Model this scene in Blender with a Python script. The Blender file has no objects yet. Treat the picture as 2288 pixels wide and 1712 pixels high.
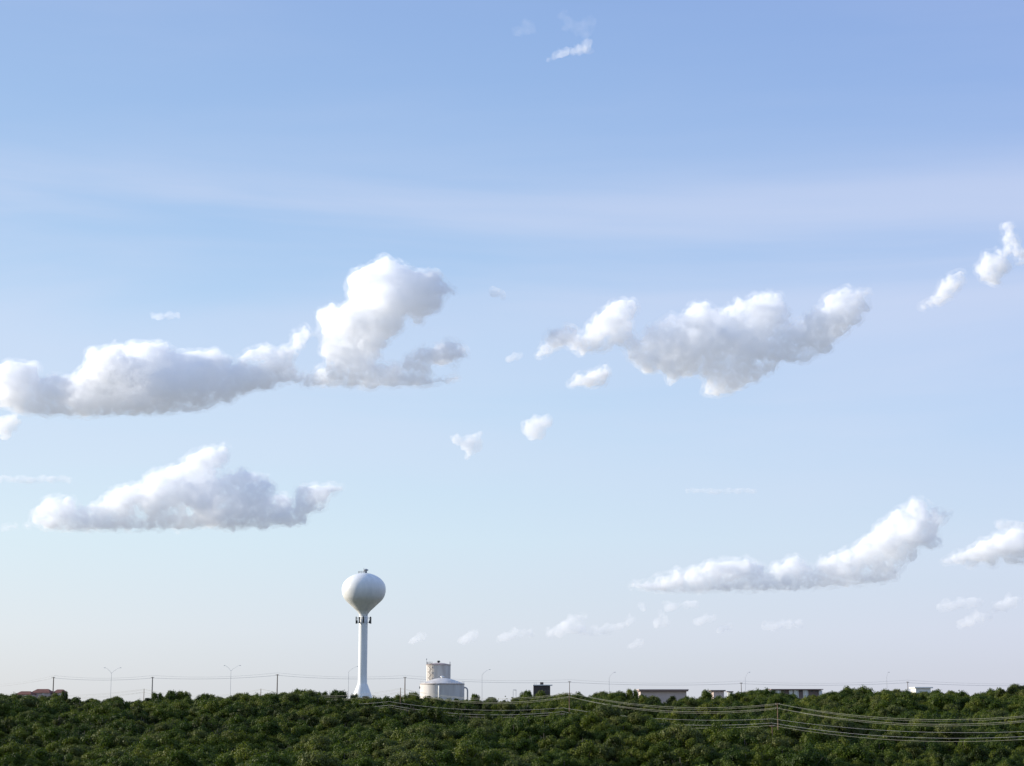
import bpy, bmesh, math, random
from mathutils import Vector, Matrix, noise as mnoise

# ------------------------------------------------------------------ camera
S = bpy.context.scene
F = 4000.0                       # focal length in pixels of the 2288 px wide photograph
HOR = 1575.0                     # image row of the true horizon
PITCH = math.atan((HOR - 856.0) / F)
CAMZ = 3.0
cd = bpy.data.cameras.new("camera")
cam = bpy.data.objects.new("camera", cd)
S.collection.objects.link(cam)
cam.location = (0, 0, CAMZ)
cam.rotation_euler = (math.pi / 2 + PITCH, 0, 0)
cd.sensor_fit = 'HORIZONTAL'
cd.sensor_width = 36.0
cd.lens = 36.0 * F / 2288.0
cd.clip_start = 1.0
cd.clip_end = 300000.0
S.camera = cam

# ------------------------------------------------------------------ sky and sun
CIR = (1.7, .4, .9)
SUN_EL = math.radians(17)
SUN_V = Vector((-0.97 * math.cos(SUN_EL), 0.235 * math.cos(SUN_EL), math.sin(SUN_EL))).normalized()
W = bpy.data.worlds.new("World")
S.world = W
W.use_nodes = True
nt = W.node_tree
nt.nodes.clear()
def N(t, ty, **kw):
    n = t.nodes.new(ty)
    for k, v in kw.items():
        setattr(n, k, v)
    return n
def math_node(t, op, a, b=None, c=None, clamp=False):
    n = N(t, 'ShaderNodeMath', operation=op, use_clamp=clamp)
    for i, v in enumerate((a, b, c)):
        if v is None:
            continue
        if isinstance(v, (int, float)):
            n.inputs[i].default_value = v
        else:
            t.links.new(v, n.inputs[i])
    return n.outputs[0]
def ramp(t, fac, stops, interp='EASE'):
    n = N(t, 'ShaderNodeValToRGB')
    n.color_ramp.interpolation = interp
    el = n.color_ramp.elements
    while len(el) < len(stops):
        el.new(0.5)
    for e, (p, c) in zip(el, stops):
        e.position = p
        e.color = c if len(c) == 4 else (*c, 1)
    t.links.new(fac, n.inputs[0])
    return n.outputs[0]
def mixrgb(t, fac, a, b, mode='MIX'):
    n = N(t, 'ShaderNodeMix', data_type='RGBA', blend_type=mode)
    for i, v in ((0, fac), (6, a), (7, b)):
        if isinstance(v, (int, float)):
            n.inputs[i].default_value = v
        elif isinstance(v, tuple):
            n.inputs[i].default_value = v if len(v) == 4 else (*v, 1)
        else:
            t.links.new(v, n.inputs[i])
    return n.outputs[2]
sky = N(nt, 'ShaderNodeTexSky', sky_type='NISHITA', sun_disc=False)
sky.sun_elevation = SUN_EL
sky.sun_rotation = math.atan2(SUN_V.x, SUN_V.y)
sky.altitude = 200
sky.air_density = 1.0
sky.dust_density = 1.0
sky.ozone_density = 3.0
tc = N(nt, 'ShaderNodeTexCoord')
sep = N(nt, 'ShaderNodeSeparateXYZ')
nt.links.new(tc.outputs['Generated'], sep.inputs[0])
zc = sep.outputs[2]
# pale summer haze that fades out with height above the horizon
zr = math_node(nt, 'MULTIPLY', zc, 2.5, clamp=True)
hcol = ramp(nt, zr, [(0.0, (5.45, 5.7, 6.2)), (.10, (5.75, 6.3, 7.1)), (.225, (5.45, 6.6, 7.6)), (.375, (4.7, 6.1, 7.7)),
                     (.50, (4.05, 5.55, 7.6)), (.675, (3.05, 4.6, 7.1)), (1, (2.3, 3.55, 6.35))], 'LINEAR')
side = ramp(nt, math_node(nt, 'MULTIPLY_ADD', sep.outputs[0], 1.6, .5, clamp=True), [(0, (1.10, 1.07, 1.015)), (.5, (1, 1, 1)), (1, (.94, .92, .99))], 'LINEAR')
base = mixrgb(nt, .86, sky.outputs[0], mixrgb(nt, 1.0, hcol, side, 'MULTIPLY'))
# thin high cirrus: wide soft streaks
mp = N(nt, 'ShaderNodeMapping')
mp.inputs['Scale'].default_value = (1.8, 1.8, 13)
mp.inputs['Rotation'].default_value = (0, math.radians(3.5), 0)
mp.inputs['Location'].default_value = (CIR[0], CIR[1], CIR[2])
nt.links.new(tc.outputs['Generated'], mp.inputs[0])
nz = N(nt, 'ShaderNodeTexNoise')
nz.inputs['Scale'].default_value = 1.0
nz.inputs['Detail'].default_value = 7
nz.inputs['Roughness'].default_value = .5
nz.inputs['Distortion'].default_value = .35
nt.links.new(mp.outputs[0], nz.inputs['Vector'])
cir = ramp(nt, nz.outputs[0], [(.38, (0, 0, 0)), (.67, (1, 1, 1))], 'EASE')
bandw = ramp(nt, zr, [(0, (.10,)*3), (.30, (.22,)*3), (.47, (.42,)*3), (.60, (.55,)*3), (.68, (.48,)*3), (.76, (.13,)*3), (1, (.08,)*3)], 'EASE')
veil = math_node(nt, 'MULTIPLY', cir, bandw)
final = mixrgb(nt, veil, base, (5.6, 5.9, 7.2))
bg = N(nt, 'ShaderNodeBackground')
bg.inputs[1].default_value = 0.1
wo = N(nt, 'ShaderNodeOutputWorld')
nt.links.new(final, bg.inputs[0])
nt.links.new(bg.outputs[0], wo.inputs[0])

sl = bpy.data.lights.new("sun", 'SUN')
sun = bpy.data.objects.new("sun", sl)
S.collection.objects.link(sun)
sl.energy = 5.0
sl.angle = math.radians(0.5)
sl.color = (1.0, .93, .82)
sun.rotation_euler = SUN_V.to_track_quat('Z', 'Y').to_euler()
S.view_settings.view_transform = 'Standard'
S.view_settings.look = 'None'
S.view_settings.exposure = 0.35
S.view_settings.gamma = 1.0
S.cycles.use_denoising = True
S.cycles.max_bounces = 64
S.cycles.volume_bounces = 60
S.cycles.transparent_max_bounces = 64
S.cycles.diffuse_bounces = 4

def at(px, py, d):
    """world point seen at photograph pixel (px, py) at depth d along +Y"""
    u, v = (px - 1144.0) / F, (856.0 - py) / F
    y = math.cos(PITCH) - v * math.sin(PITCH)
    z = math.sin(PITCH) + v * math.cos(PITCH)
    k = d / y
    return Vector((u * k, d, CAMZ + z * k))

COL = S.collection
def link(o, parent=None):
    COL.objects.link(o)
    if parent is not None:
        o.parent = parent
    return o
def tag(o, label=None, cat=None, group=None, kind=None):
    if label: o['label'] = label
    if cat: o['category'] = cat
    if group: o['group'] = group
    if kind: o['kind'] = kind
    return o
# ------------------------------------------------------------------ mesh and material helpers
def mat(name, col, rough=.8, metal=0.0, var=0.0, scale=1.0, col2=None, spec=.3):
    m = bpy.data.materials.new(name)
    m.use_nodes = True
    t = m.node_tree
    b = t.nodes['Principled BSDF']
    b.inputs['Roughness'].default_value = rough
    b.inputs['Metallic'].default_value = metal
    b.inputs['Specular IOR Level'].default_value = spec
    g = N(t, 'ShaderNodeTexCoord')
    nz = N(t, 'ShaderNodeTexNoise')
    nz.inputs['Scale'].default_value = scale
    nz.inputs['Detail'].default_value = 6
    t.links.new(g.outputs['Object'], nz.inputs['Vector'])
    c2 = col2 or tuple(c * (1 - var) for c in col)
    t.links.new(ramp(t, nz.outputs[0], [(.3, c2), (.65, col)], 'LINEAR'), b.inputs['Base Color'])
    return m
def streaked(name, col, dirt, rough=.45, sc=(.5, .5, .06), lo=.35, hi=.62):
    """painted steel with faint vertical weather streaks"""
    m = bpy.data.materials.new(name)
    m.use_nodes = True
    t = m.node_tree
    b = t.nodes['Principled BSDF']
    b.inputs['Roughness'].default_value = rough
    g = N(t, 'ShaderNodeTexCoord')
    mp = N(t, 'ShaderNodeMapping'); mp.inputs['Scale'].default_value = sc
    t.links.new(g.outputs['Object'], mp.inputs[0])
    nz = N(t, 'ShaderNodeTexNoise'); nz.inputs['Scale'].default_value = 1.4; nz.inputs['Detail'].default_value = 6
    t.links.new(mp.outputs[0], nz.inputs['Vector'])
    t.links.new(ramp(t, nz.outputs[0], [(lo, dirt), (hi, col)], 'LINEAR'), b.inputs['Base Color'])
    return m
ICO = {}
def ico(sub):
    if sub not in ICO:
        b = bmesh.new()
        bmesh.ops.create_icosphere(b, subdivisions=sub, radius=1)
        ICO[sub] = ([v.co.copy() for v in b.verts], [[v.index for v in f.verts] for f in b.faces])
        b.free()
    return ICO[sub]
class MB:
    def __init__(s): s.v = []; s.f = []
    def box(s, x0, x1, y0, y1, z0, z1):
        o = len(s.v)
        s.v += [(x0,y0,z0),(x1,y0,z0),(x1,y1,z0),(x0,y1,z0),(x0,y0,z1),(x1,y0,z1),(x1,y1,z1),(x0,y1,z1)]
        s.f += [[o+i for i in q] for q in ((0,3,2,1),(4,5,6,7),(0,1,5,4),(1,2,6,5),(2,3,7,6),(3,0,4,7))]
        return s
    def lathe(s, prof, n=48, c=(0,0,0), cap=True):
        o = len(s.v)
        for (r, z) in prof:
            for i in range(n):
                a = 2*math.pi*i/n
                s.v.append((c[0]+r*math.cos(a), c[1]+r*math.sin(a), c[2]+z))
        for j in range(len(prof)-1):
            for i in range(n):
                a, b = o+j*n+i, o+j*n+(i+1) % n
                s.f.append([a, b, b+n, a+n])
        if cap:
            s.f.append([o+i for i in range(n)][::-1])
            s.f.append([o+(len(prof)-1)*n+i for i in range(n)])
        return s
    def tube(s, pts, rad, n=8):
        pts = [Vector(p) for p in pts]
        if isinstance(rad, (int, float)): rad = [rad]*len(pts)
        o = len(s.v)
        for i, p in enumerate(pts):
            d = (pts[min(i+1, len(pts)-1)] - pts[max(i-1, 0)]).normalized()
            up = Vector((0,0,1)) if abs(d.z) < .9 else Vector((1,0,0))
            a = d.cross(up).normalized(); b = d.cross(a).normalized()
            for k in range(n):
                t = 2*math.pi*k/n
                s.v.append(tuple(p + (a*math.cos(t) + b*math.sin(t))*rad[i]))
        for j in range(len(pts)-1):
            for i in range(n):
                a, b = o+j*n+i, o+j*n+(i+1) % n
                s.f.append([a, a+n, b+n, b])
        s.f.append([o+i for i in range(n)]); s.f.append([o+(len(pts)-1)*n+i for i in range(n)][::-1])
        return s
    def build(s, name, m, parent=None, smooth=False, loc=None):
        me = bpy.data.meshes.new(name)
        me.from_pydata([tuple(v) for v in s.v], [], s.f)
        me.materials.append(m)
        if smooth: me.shade_smooth() if smooth is True else me.set_sharp_from_angle(angle=smooth)
        o = link(bpy.data.objects.new(name, me), parent)
        if loc is not None: o.location = loc
        return o
def empty(name, loc, rz=0.0):
    o = bpy.data.objects.new(name, None)
    o.empty_display_size = .5
    o.location = loc; o.rotation_euler = (0, 0, rz)
    return link(o)
def lerp_table(tab, x):
    if x <= tab[0][0]: return tab[0][1]
    for (a, va), (b, vb) in zip(tab, tab[1:]):
        if x <= b:
            t = (x-a)/(b-a); t = t*t*(3-2*t)
            return va + (vb-va)*t
    return tab[-1][1]

# ------------------------------------------------------------------ ground
RIDGE = 640.0
PROFILE = [(-600, 1548), (0, 1545), (70, 1546), (150, 1546), (215, 1555), (300, 1553), (345, 1547), (430, 1548), (500, 1556), (545, 1548), (600, 1542), (680, 1547), (800, 1551), (900, 1549), (930, 1548), (1000, 1553), (1080, 1549), (1200, 1545), (1300, 1547), (1400, 1546), (1480, 1548), (1560, 1548), (1650, 1544), (1710, 1536), (1760, 1546), (1830, 1548), (1860, 1533), (1915, 1532), (1945, 1543), (2010, 1537), (2120, 1537), (2200, 1539), (2240, 1529), (2330, 1532), (2900, 1530)]
def ground_z(x, y):
    yy = max(y, 60.0)
    px = 1144 + x/RIDGE*F
    top = CAMZ + (HOR - lerp_table(PROFILE, px))*RIDGE/F
    g = top - 5.9
    if y >= RIDGE:
        t = min(1, (y-RIDGE)/90.0); t = t*t*(3-2*t)
        z = g*(1-t) + 0.6*t
        if y > 1000: z -= min(9.0, (y-1000)*.012)
        return z
    t = RIDGE - y
    n = mnoise.noise(Vector((x*.021, y*.021, 3.1)))*3.2 + mnoise.noise(Vector((x*.05, y*.05, 9.1)))*1.0
    f = min(1.0, t/60.0)
    z = g*max(0, 1-t/220.0) + g*.3*min(1, t/220.0) - (.055*t + .00009*t*t) + n*f
    if y < 300:
        zv = z
        u = max(0.0, min(1.0, (300-y)/275.0)); u = u*u*(3-2*u)
        z = zv*(1-u) + 1.3*u if y > 0 else 1.3
        if y <= 25: z = 1.3
    return z
def axis(lo, hi, step, far_lo, far_hi):
    a = []
    v = lo
    while v <= hi: a.append(v); v += step
    s = step; v = a[-1]
    while v < far_hi: s *= 1.6; v += s; a.append(v)
    s = step; v = a[0]
    while v > far_lo: s *= 1.6; v -= s; a.insert(0, v)
    return a
AX = axis(-420, 420, 7, -60000, 60000)
AY = axis(-20, 900, 7, -20000, 80000)
gv = [(x, y, ground_z(max(-700, min(700, x)), y)) for y in AY for x in AX]
nx = len(AX)
gf = [[j*nx+i, j*nx+i+1, (j+1)*nx+i+1, (j+1)*nx+i] for j in range(len(AY)-1) for i in range(nx-1)]
gm = bpy.data.meshes.new("ground"); gm.from_pydata(gv, [], gf); gm.shade_smooth()
gmat = mat("dry_scrub_soil", (.085, .078, .038), .95, 0, 0, .09, (.035, .045, .018))
# unseen ground beyond the wooded ridge, paled to bounce light up under the clouds
_t = gmat.node_tree; _b = _t.nodes['Principled BSDF']
_g = N(_t, 'ShaderNodeNewGeometry'); _l = N(_t, 'ShaderNodeVectorMath', operation='LENGTH'); _t.links.new(_g.outputs['Position'], _l.inputs[0])
_r = N(_t, 'ShaderNodeMapRange'); _r.inputs[1].default_value = 760; _r.inputs[2].default_value = 1100; _t.links.new(_l.outputs['Value'], _r.inputs[0])
_c = _b.inputs['Base Color'].links[0].from_socket
_t.links.new(mixrgb(_t, _r.outputs[0], _c, (.30, .29, .25)), _b.inputs['Base Color'])
gm.materials.append(gmat)
tag(link(bpy.data.objects.new("ground", gm)), kind='structure')
# ------------------------------------------------------------------ water tower
WHITE = streaked("white_tank_paint", (.84, .83, .79), (.75, .745, .715), .4)
TANKP = streaked("pale_tank_paint", (.66, .62, .57), (.52, .47, .42), .5, (.35, .35, .05))
RUST = mat("weathered_rim_paint", (.50, .40, .36), .7, 0, .35, 1.2)
STEEL = mat("galvanised_steel", (.36, .37, .38), .45, .6, .25, 2)
DARK = mat("dark_antenna_plastic", (.05, .055, .05), .5, 0, .4, 2)
TAN = mat("tan_antenna_plastic", (.30, .25, .17), .6, 0, .3, 2)
D = 710.0; K = D/F
b0 = at(810.3, 1500, D)
TX = b0.x
base_z = ground_z(TX, D) - .3
def zrow(py, d): return at(1144, py, d).z
tw = empty('water_tower', (TX, D, base_z))
tag(tw, "tall white water tower with a bulb-shaped tank on a slender flared shaft", "water tower")
def rel(py): return zrow(py, D) - base_z
prof = [(9.9,1527),(9.75,1505),(9.7,1450),(9.7,1400),(9.7,1376)]
sh = [(30.5*K, 0), (30*K, .6)] + [(r*K, rel(y)) for r, y in ((27.5,1572),(24,1562),(20.4,1553.5),(17.6,1546),(14.9,1539),(12.7,1533),(11.1,1529.5),(10.2,1527))] + [(r*K, rel(y)) for r, y in prof[1:]]
MB().lathe(sh, 96).build('shaft', WHITE, tw, smooth=True)
pts = [(9.6,1375.5),(10.2,1372.5),(12.4,1369),(15.6,1365),(20,1361),(24.1,1357),(28.2,1353),(32.6,1349),(36.8,1345),(40.6,1341),(43.7,1336.8),(46,1332),(47.6,1327),(48.5,1322),(48.8,1317),(48.3,1312),(47,1307),(44.8,1302.4),(41.6,1298),(37.4,1293.6),(32.2,1289.8),(26.6,1286.6),(20.5,1284),(14,1282),(8,1280.9),(0.4,1280.4)]
# smooth the outline with Catmull-Rom steps
fine = []
for i in range(len(pts)-1):
    p0, p1, p2, p3 = pts[max(i-1,0)], pts[i], pts[i+1], pts[min(i+2, len(pts)-1)]
    for s in range(4):
        t = s/4
        fine.append(tuple(.5*((2*p1[j]) + (p2[j]-p0[j])*t + (2*p0[j]-5*p1[j]+4*p2[j]-p3[j])*t*t + (3*p1[j]-p0[j]-3*p2[j]+p3[j])*t**3) for j in (0, 1)))
fine.append(pts[-1])
bowl = MB().lathe([(max(.02, r*K), rel(y)) for r, y in fine], 96).build('tank', WHITE, tw, smooth=True)
zt = rel(1281)
MB().lathe([(.45, zt-.3), (.40, zt+.85), (.75, zt+1.0), (1.0, zt+1.35), (.15, zt+1.75)], 20, (.75, 0, 0)).build('roof_vent', STEEL, tw)
mb = MB()
for i in range(14):
    a = 2*math.pi*i/14; mb.tube([(-.6+1.7*math.cos(a), 1.7*math.sin(a), zt-.3), (-.6+1.7*math.cos(a), 1.7*math.sin(a), zt+.75)], .045, 5)
for z in (.4, .75): mb.tube([(-.6+1.7*math.cos(2*math.pi*i/28), 1.7*math.sin(2*math.pi*i/28), zt+z) for i in range(29)], .035, 5)
mb.build('roof_railing', STEEL, tw)
MB().tube([(-.1, 0, zt-.2), (-.1, 0, zt+2.1)], .055, 6).tube([(-.28, 0, zt+1.75), (.08, 0, zt+1.75)], .04, 5).build('mast', STEEL, tw)
MB().lathe([(.1, zt+.1), (.33, zt+.55), (.33, zt+.95), (.1, zt+1.05)], 14, (-.1, -.2, 0)).build('beacon', WHITE, tw)
zr_ = rel(1386)
for a_, mm in ((math.radians(183), TAN), (math.radians(-92), DARK), (math.radians(-2), DARK)):
    ca, sa = math.cos(a_), math.sin(a_)
    R0 = 9.7*K
    out = .9 if abs(ca) > .5 else .5
    fr = MB()
    fr.tube([(ca*(R0+out*.6), sa*(R0+out*.6), zr_-.95), (ca*(R0+out*.6), sa*(R0+out*.6), zr_+1.0)], .07, 6)
    for z in (-.85, .9):
        fr.tube([(ca*(R0-.1), sa*(R0-.1), zr_+z), (ca*(R0+out), sa*(R0+out), zr_+z)], .09, 6)
        fr.tube([(ca*(R0+out)-sa*1.35, sa*(R0+out)+ca*1.35, zr_+z), (ca*(R0+out)+sa*1.35, sa*(R0+out)-ca*1.35, zr_+z)], .06, 6)
    f = fr.build('antenna_mount', STEEL, tw)
    for j, s in enumerate((-1.25, -.1, 1.2) if abs(ca) > .5 else (-1.3, .25)):
        cx_, cy_ = ca*(R0+out+.22) - sa*s, sa*(R0+out+.22) + ca*s
        p = MB().box(-.16, .16, -.24, .24, -1.35+.25*(j % 2), 1.2+.2*(j % 2)).build('antenna', mm if j < 2 else DARK, f, loc=(cx_, cy_, zr_))
        p.rotation_euler = (0, 0, a_)
        q = MB().box(-.2, .2, -.28, .28, -.32, .32).build('radio_box', DARK, f, loc=(cx_-ca*.38, cy_-sa*.38, zr_-.9+.5*(j % 2)))
        q.rotation_euler = (0, 0, a_)

# ------------------------------------------------------------------ ground tanks
def railing(mb, R, z0, h, n, a0=0, a1=2*math.pi, r=.05):
    for i in range(n+1):
        a = a0 + (a1-a0)*i/n
        mb.tube([(R*math.cos(a), R*math.sin(a), z0), (R*math.cos(a), R*math.sin(a), z0+h)], r, 5)
    m = max(8, n*2)
    for z in (h*.5, h): mb.tube([(R*math.cos(a0+(a1-a0)*i/m), R*math.sin(a0+(a1-a0)*i/m), z0+z) for i in range(m+1)], r*.7, 5)
def tank(label, cx, D, rpx, rim, top, vent):
    K = D/F
    x = at(cx, 1530, D).x
    bz = ground_z(x, D)-.3
    t = empty('storage_tank', (x, D, bz)); tag(t, label, 'tank')
    R = rpx*K; zr = zrow(rim, D)-bz; zt = zrow(top, D)-bz
    MB().lathe([(R, 0), (R, zr)], 96).build('wall', TANKP, t, smooth=math.radians(30))
    MB().lathe([(R+.02, zr), (R+.22, zr+.02), (R+.22, zr+.24), (R-.05, zr+.26)], 96).build('rim', RUST, t)
    pr = [(R*.985*math.cos(q), zr+.24+(zt-zr-.24)*math.sin(q)) for q in [i*math.pi/2/14 for i in range(15)]]
    pr = [(R*.985*(1-i/14)+.02, zr+.24+(zt-zr-.24)*(1-(1-i/14)**1.7)) for i in range(15)]
    MB().lathe(pr, 96).build('roof', TANKP if rpx > 40 else RUST, t, smooth=True)
    vz = zrow(vent, D)-bz
    return t, R, zr, zt, vz, K
t, R, zr, zt, vz, K = tank("squat wide white tank with a shallow domed roof and outside pipes", 988.2, 735.0, 48.7, 1529.5, 1514.8, 1512)
MB().lathe([(.5, zt-.15), (.5, zt+.25), (.85, zt+.35), (.75, zt+.62), (.1, zt+.8)], 20).build('roof_vent', WHITE, t, smooth=math.radians(40))
mb = MB(); railing(mb, R-.15, zr+.24, 1.05, 9, math.radians(150), math.radians(222)); mb.build('railing', WHITE, t); mb = MB(); railing(mb, R-.15, zr+.24, 1.05, 16, math.radians(-75), math.radians(60)); mb.build('railing', WHITE, t)
a = math.asin(-5.2/48.7); px_, py_ = R*math.sin(a), -R*math.cos(a)
MB().tube([(px_, py_-.25, 0), (px_, py_-.25, zr-.7), (px_, py_+.05, zr-.35)], .26, 12).build('downpipe', WHITE, t, smooth=True)
ox = R-.1
MB().tube([(ox, 0, zr-1.3), (ox+.45, 0, zr-1.25), (ox+.95, 0, zr-1.45), (ox+1.3, 0, zr-1.95), (ox+1.4, 0, zr-2.6), (ox+1.4, 0, 0)], .30, 12).build('overflow_pipe', TANKP, t, smooth=True)
MB().box(-.45, .45, -.2, .05, zr-1.7, zr-.8).build('hatch', STEEL, t, loc=(-R*.985, -1.3, 0))
t, R, zr, zt, vz, K = tank("narrow taller pale tank standing behind the squat one, with a caged ladder", 979.5, 758.0, 26.7, 1486.5, 1481, 1478)
MB().lathe([(.42, zt-.3), (.42, zt+.3), (.75, zt+.38), (.6, zt+.8), (.1, zt+.9)], 18).build('roof_vent', DARK, t)
mb = MB(); railing(mb, R-.12, zr+.24, 1.1, 8, math.radians(165), math.radians(240)); mb.build('railing', STEEL, t); mb = MB(); railing(mb, R-.12, zr+.24, 1.1, 3, math.radians(-20), math.radians(10)); mb.build('railing', STEEL, t)
MB().tube([(-R+.05, -.2, zr), (-R+.05, -.2, zr+2.6)], .07, 6).lathe([(.1, zr+2.3), (.25, zr+2.45), (.1, zr+2.75)], 8, (-R+.05, -.2, 0)).build('mast', STEEL, t)
lad = MB()
a0 = math.radians(-90-37)
ux, uy = math.cos(a0), math.sin(a0)
for s in (-.85, .85):
    for o_ in (.15, 1.0): lad.tube([(ux*(R+o_)-uy*s, uy*(R+o_)+ux*s, 0), (ux*(R+o_)-uy*s, uy*(R+o_)+ux*s, zr+1.1)], .07, 5)
zz = .5; side = 1
while zz < zr:                                            # zigzag stair flights inside the cage
    lad.tube([(ux*(R+.6)-uy*.85*side, uy*(R+.6)+ux*.85*side, zz), (ux*(R+.6)+uy*.85*side, uy*(R+.6)-ux*.85*side, zz+1.2)], .11, 5)
    lad.tube([(ux*(R+1)-uy*.85, uy*(R+1)+ux*.85, zz), (ux*(R+1)+uy*.85, uy*(R+1)-ux*.85, zz)], .05, 5)
    zz += 1.2; side = -side
lad.build('stair', mat("brown_stair_steel", (.33, .27, .22), .7, 0, .3, 2), t)

# ------------------------------------------------------------------ poles, street lamps and wires
WOOD = mat("weathered_pole_wood", (.22, .17, .13), .9, 0, .45, .8)
WOODR = mat("reddish_pole_wood", (.30, .19, .12), .9, 0, .4, .8)
WIRE = mat("bright_aluminium_wire", (.38, .37, .29), .5, 0, .1, 1)
WIREG = mat("grey_wire", (.42, .42, .42), .6, 0, .1, 1)
CER = mat("porcelain", (.30, .27, .24), .3, 0, .2, 3)
def wood_pole(px, top, D, label, group, r=.17, arms=1, m=None, steps=False):
    p = at(px, top, D)
    gz = ground_z(p.x, D)-.4
    h = p.z-gz
    t = empty('utility_pole', (p.x, D, gz)); tag(t, label, 'utility pole', group)
    MB().tube([(0,0,0), (0,0,h*.5), (0,0,h)], [r*1.25, r*1.05, r*.8], 10).build('pole', m or WOOD, t)
    for k in range(arms):
        z = h-.35-k*1.15
        MB().box(-.75, .75, -.07, .07, -.06, .06).build('crossarm', m or WOOD, t, loc=(0, -r-.08, z)).rotation_euler = (0, 0, math.radians(35))
        c, s = math.cos(math.radians(35)), math.sin(math.radians(35))
        for q in (-.65, .65): MB().lathe([(.05, 0), (.10, .08), (.06, .14), (.10, .2), (.03, .3)], 8).build('insulator', CER, t, loc=(q*c, -r-.08+q*s, z+.06))
    if steps:
        mb = MB(); z = h*.35; mb.box(-.05, .05, -r*1.2-.05, -r*.6, z, h-.2)
        i = 0
        while z < h-.5: mb.box(-.32 if i % 2 else -.04, .04 if i % 2 else .32, -r*1.2-.04, -r*.6, z, z+.06); z += .45; i += 1
        mb.build('climbing_step', STEEL, t)
    return p, h
GF = 'utility poles along the ridge road'
FARP = [(120,1512.5,"first wooden pole from the left edge, beside the red roofs"),(341,1512.5,"notched wooden pole rising from the ridge clump left of the water tower"),(620,1506.5,"wooden pole on the ridge knoll, left of the round skyline trees"),
        (905,1512.5,"wooden pole on the skyline between water tower and squat tank"),(1272.5,1522,"thin dark pole top standing behind the tall brown pole"),(1656,1525,"thin pole on the skyline left of the rightward-bent lamp by the white bays"),(2028,1523,"faint distant pole with a short crossarm right of the last lamp")]
farp = [(wood_pole(x, y, 778.0, l, GF, .24 if x < 1000 else .15, 1, steps=(x == 341))[0]) for x, y, l in FARP]
lamp_m = mat("lamp_post_steel", (.50, .51, .53), .5, .3, .2, 1)
def street_lamp(px, top, arms, label):
    D = 785.0
    p = at(px, top, D); gz = ground_z(p.x, D)-.2; h = p.z-gz
    t = empty('street_lamp', (p.x, D, gz)); tag(t, label, 'street lamp', 'tall street lamps along the ridge road')
    MB().lathe([(.24, 0), (.24, .4), (.11, .45), (.07, h)], 10).build('post', lamp_m, t)
    for s in arms:
        L = 3.6*abs(s)
        sg = 1 if s > 0 else -1
        MB().tube([(0, 0, h-.1), (sg*L*.25, 0, h+.75), (sg*L*.7, 0, h+1.85), (sg*L, 0, h+2.25)], [.055, .045, .035, .035], 6).build('arm', lamp_m, t)
        MB().lathe([(.02, -.12), (.15, -.06), (.17, .02), (.05, .12)], 12).build('lamp_head', lamp_m, t, loc=(sg*(L+.3), 0, h+2.25)).scale = (2.2, .8, 1)
street_lamp(249, 1504, (1, -.75), "first double-armed street lamp, left of the notched wooden pole")
street_lamp(516, 1499, (1, -.7), "second double-armed street lamp, left of the wooded knoll")
street_lamp(779, 1501, (1,), "street lamp standing just left of the water tower")
street_lamp(1077, 1508, (.85,), "street lamp right of the squat tank, arm to the right")
street_lamp(1361, 1514, (.62,), "street lamp left of the pointed skyline tree")
street_lamp(1665, 1514, (.45,), "street lamp with short arm left of the row of white bays")
street_lamp(1981, 1514, (.22,), "last faint lamp post, on the right ridge past the wooded hump")
NEARP = [(322,1539,720,"slim near pole on the ridge left of the notched wooden pole"),(583,1539,663,"slim near pole on the left flank of the wooded knoll"),(895,1537,605,"brown near pole in front of the squat tank's left side"),
         (1272,1547,548,"tall reddish brown pole standing mid slope in the centre right"),(1737,1571,491,"tall brown pole carrying the bright wires, on the right slope"),(2325,1595,433,"")]
nearp = []
for x, y, d, l in NEARP:
    if l: nearp.append(wood_pole(x, y, d, l, 'utility poles of the near line', .13, 2 if x > 1000 else 0, WOODR)[0])
    else: nearp.append(at(x, y, d))
LOWP = [(310,1560,705),(580,1568,648),(870,1579,590),(1258,1594,540),(1725,1620,480),(2320,1649,424)]
lowp = []
for x, y, d in LOWP:
    if x in (1258, 1725): lowp.append(wood_pole(x, y, d, {1258: "faint short pole just left of the tall reddish pole", 1725: "short pole close to the left of the tall brown pole on the right"}[x], 'short utility poles in the trees', .12 if x == 1725 else .08, 1, WOODR if x == 1725 else WOOD)[0])
    else: lowp.append(at(x, y, d))
def wire(points, sag, r, m, label, group, off=(0, 0, 0)):
    mb = MB(); path = []
    for a, b in zip(points, points[1:]):
        for i in range(17):
            t = i/16
            if i == 0 and path: continue
            p = a.lerp(b, t) + Vector(off); p.z -= 4*sag*t*(1-t); path.append(p)
    c = path[0].copy()
    mb.tube([p-c for p in path], r, 6)
    o = mb.build('power_line', m); o.location = c
    tag(o, label, 'power line', group)
left0 = at(-60, 1541, 775); left1 = at(-60, 1534, 830)
A = [left0] + nearp
wg = 'near power wires'
wire(A, 2.5, .029, WIRE, "upper bright wire of the near line, strung over the treetops", wg, (0, 0, -.15))
wire(A, 2.75, .022, WIRE, "second bright wire, hanging just under the topmost near wire", wg, (.6, .4, -.35))
wire(A, 2.5, .033, WIRE, "third bright near wire, a hand below the top pair", wg, (-.3, 0, -1.3))
wire(A, 2.8, .023, WIRE, "lowest bright wire of the tall near poles", wg, (.5, -.4, -1.45))
B = lowp
wg = 'low power wires in the trees'
wire(B, 1.6, .022, WIREG, "upper thin grey wire running low through the trees", wg, (0, 0, 1.6))
wire(B, 1.9, .026, WIREG, "middle thin grey wire running low through the trees", wg, (0, .3, .5))
wire(B, 2.1, .026, WIRE, "lowest pale wire, running close above the trees at lower right", wg, (0, -.3, -.1))
C_ = [left1] + farp + [at(2420, 1527, 778)]
wg = 'wires of the ridge road poles'
wire(C_, .9, .050, WIREG, "thin grey wire against the sky along the ridge road", wg, (0, 0, -.5))
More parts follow.
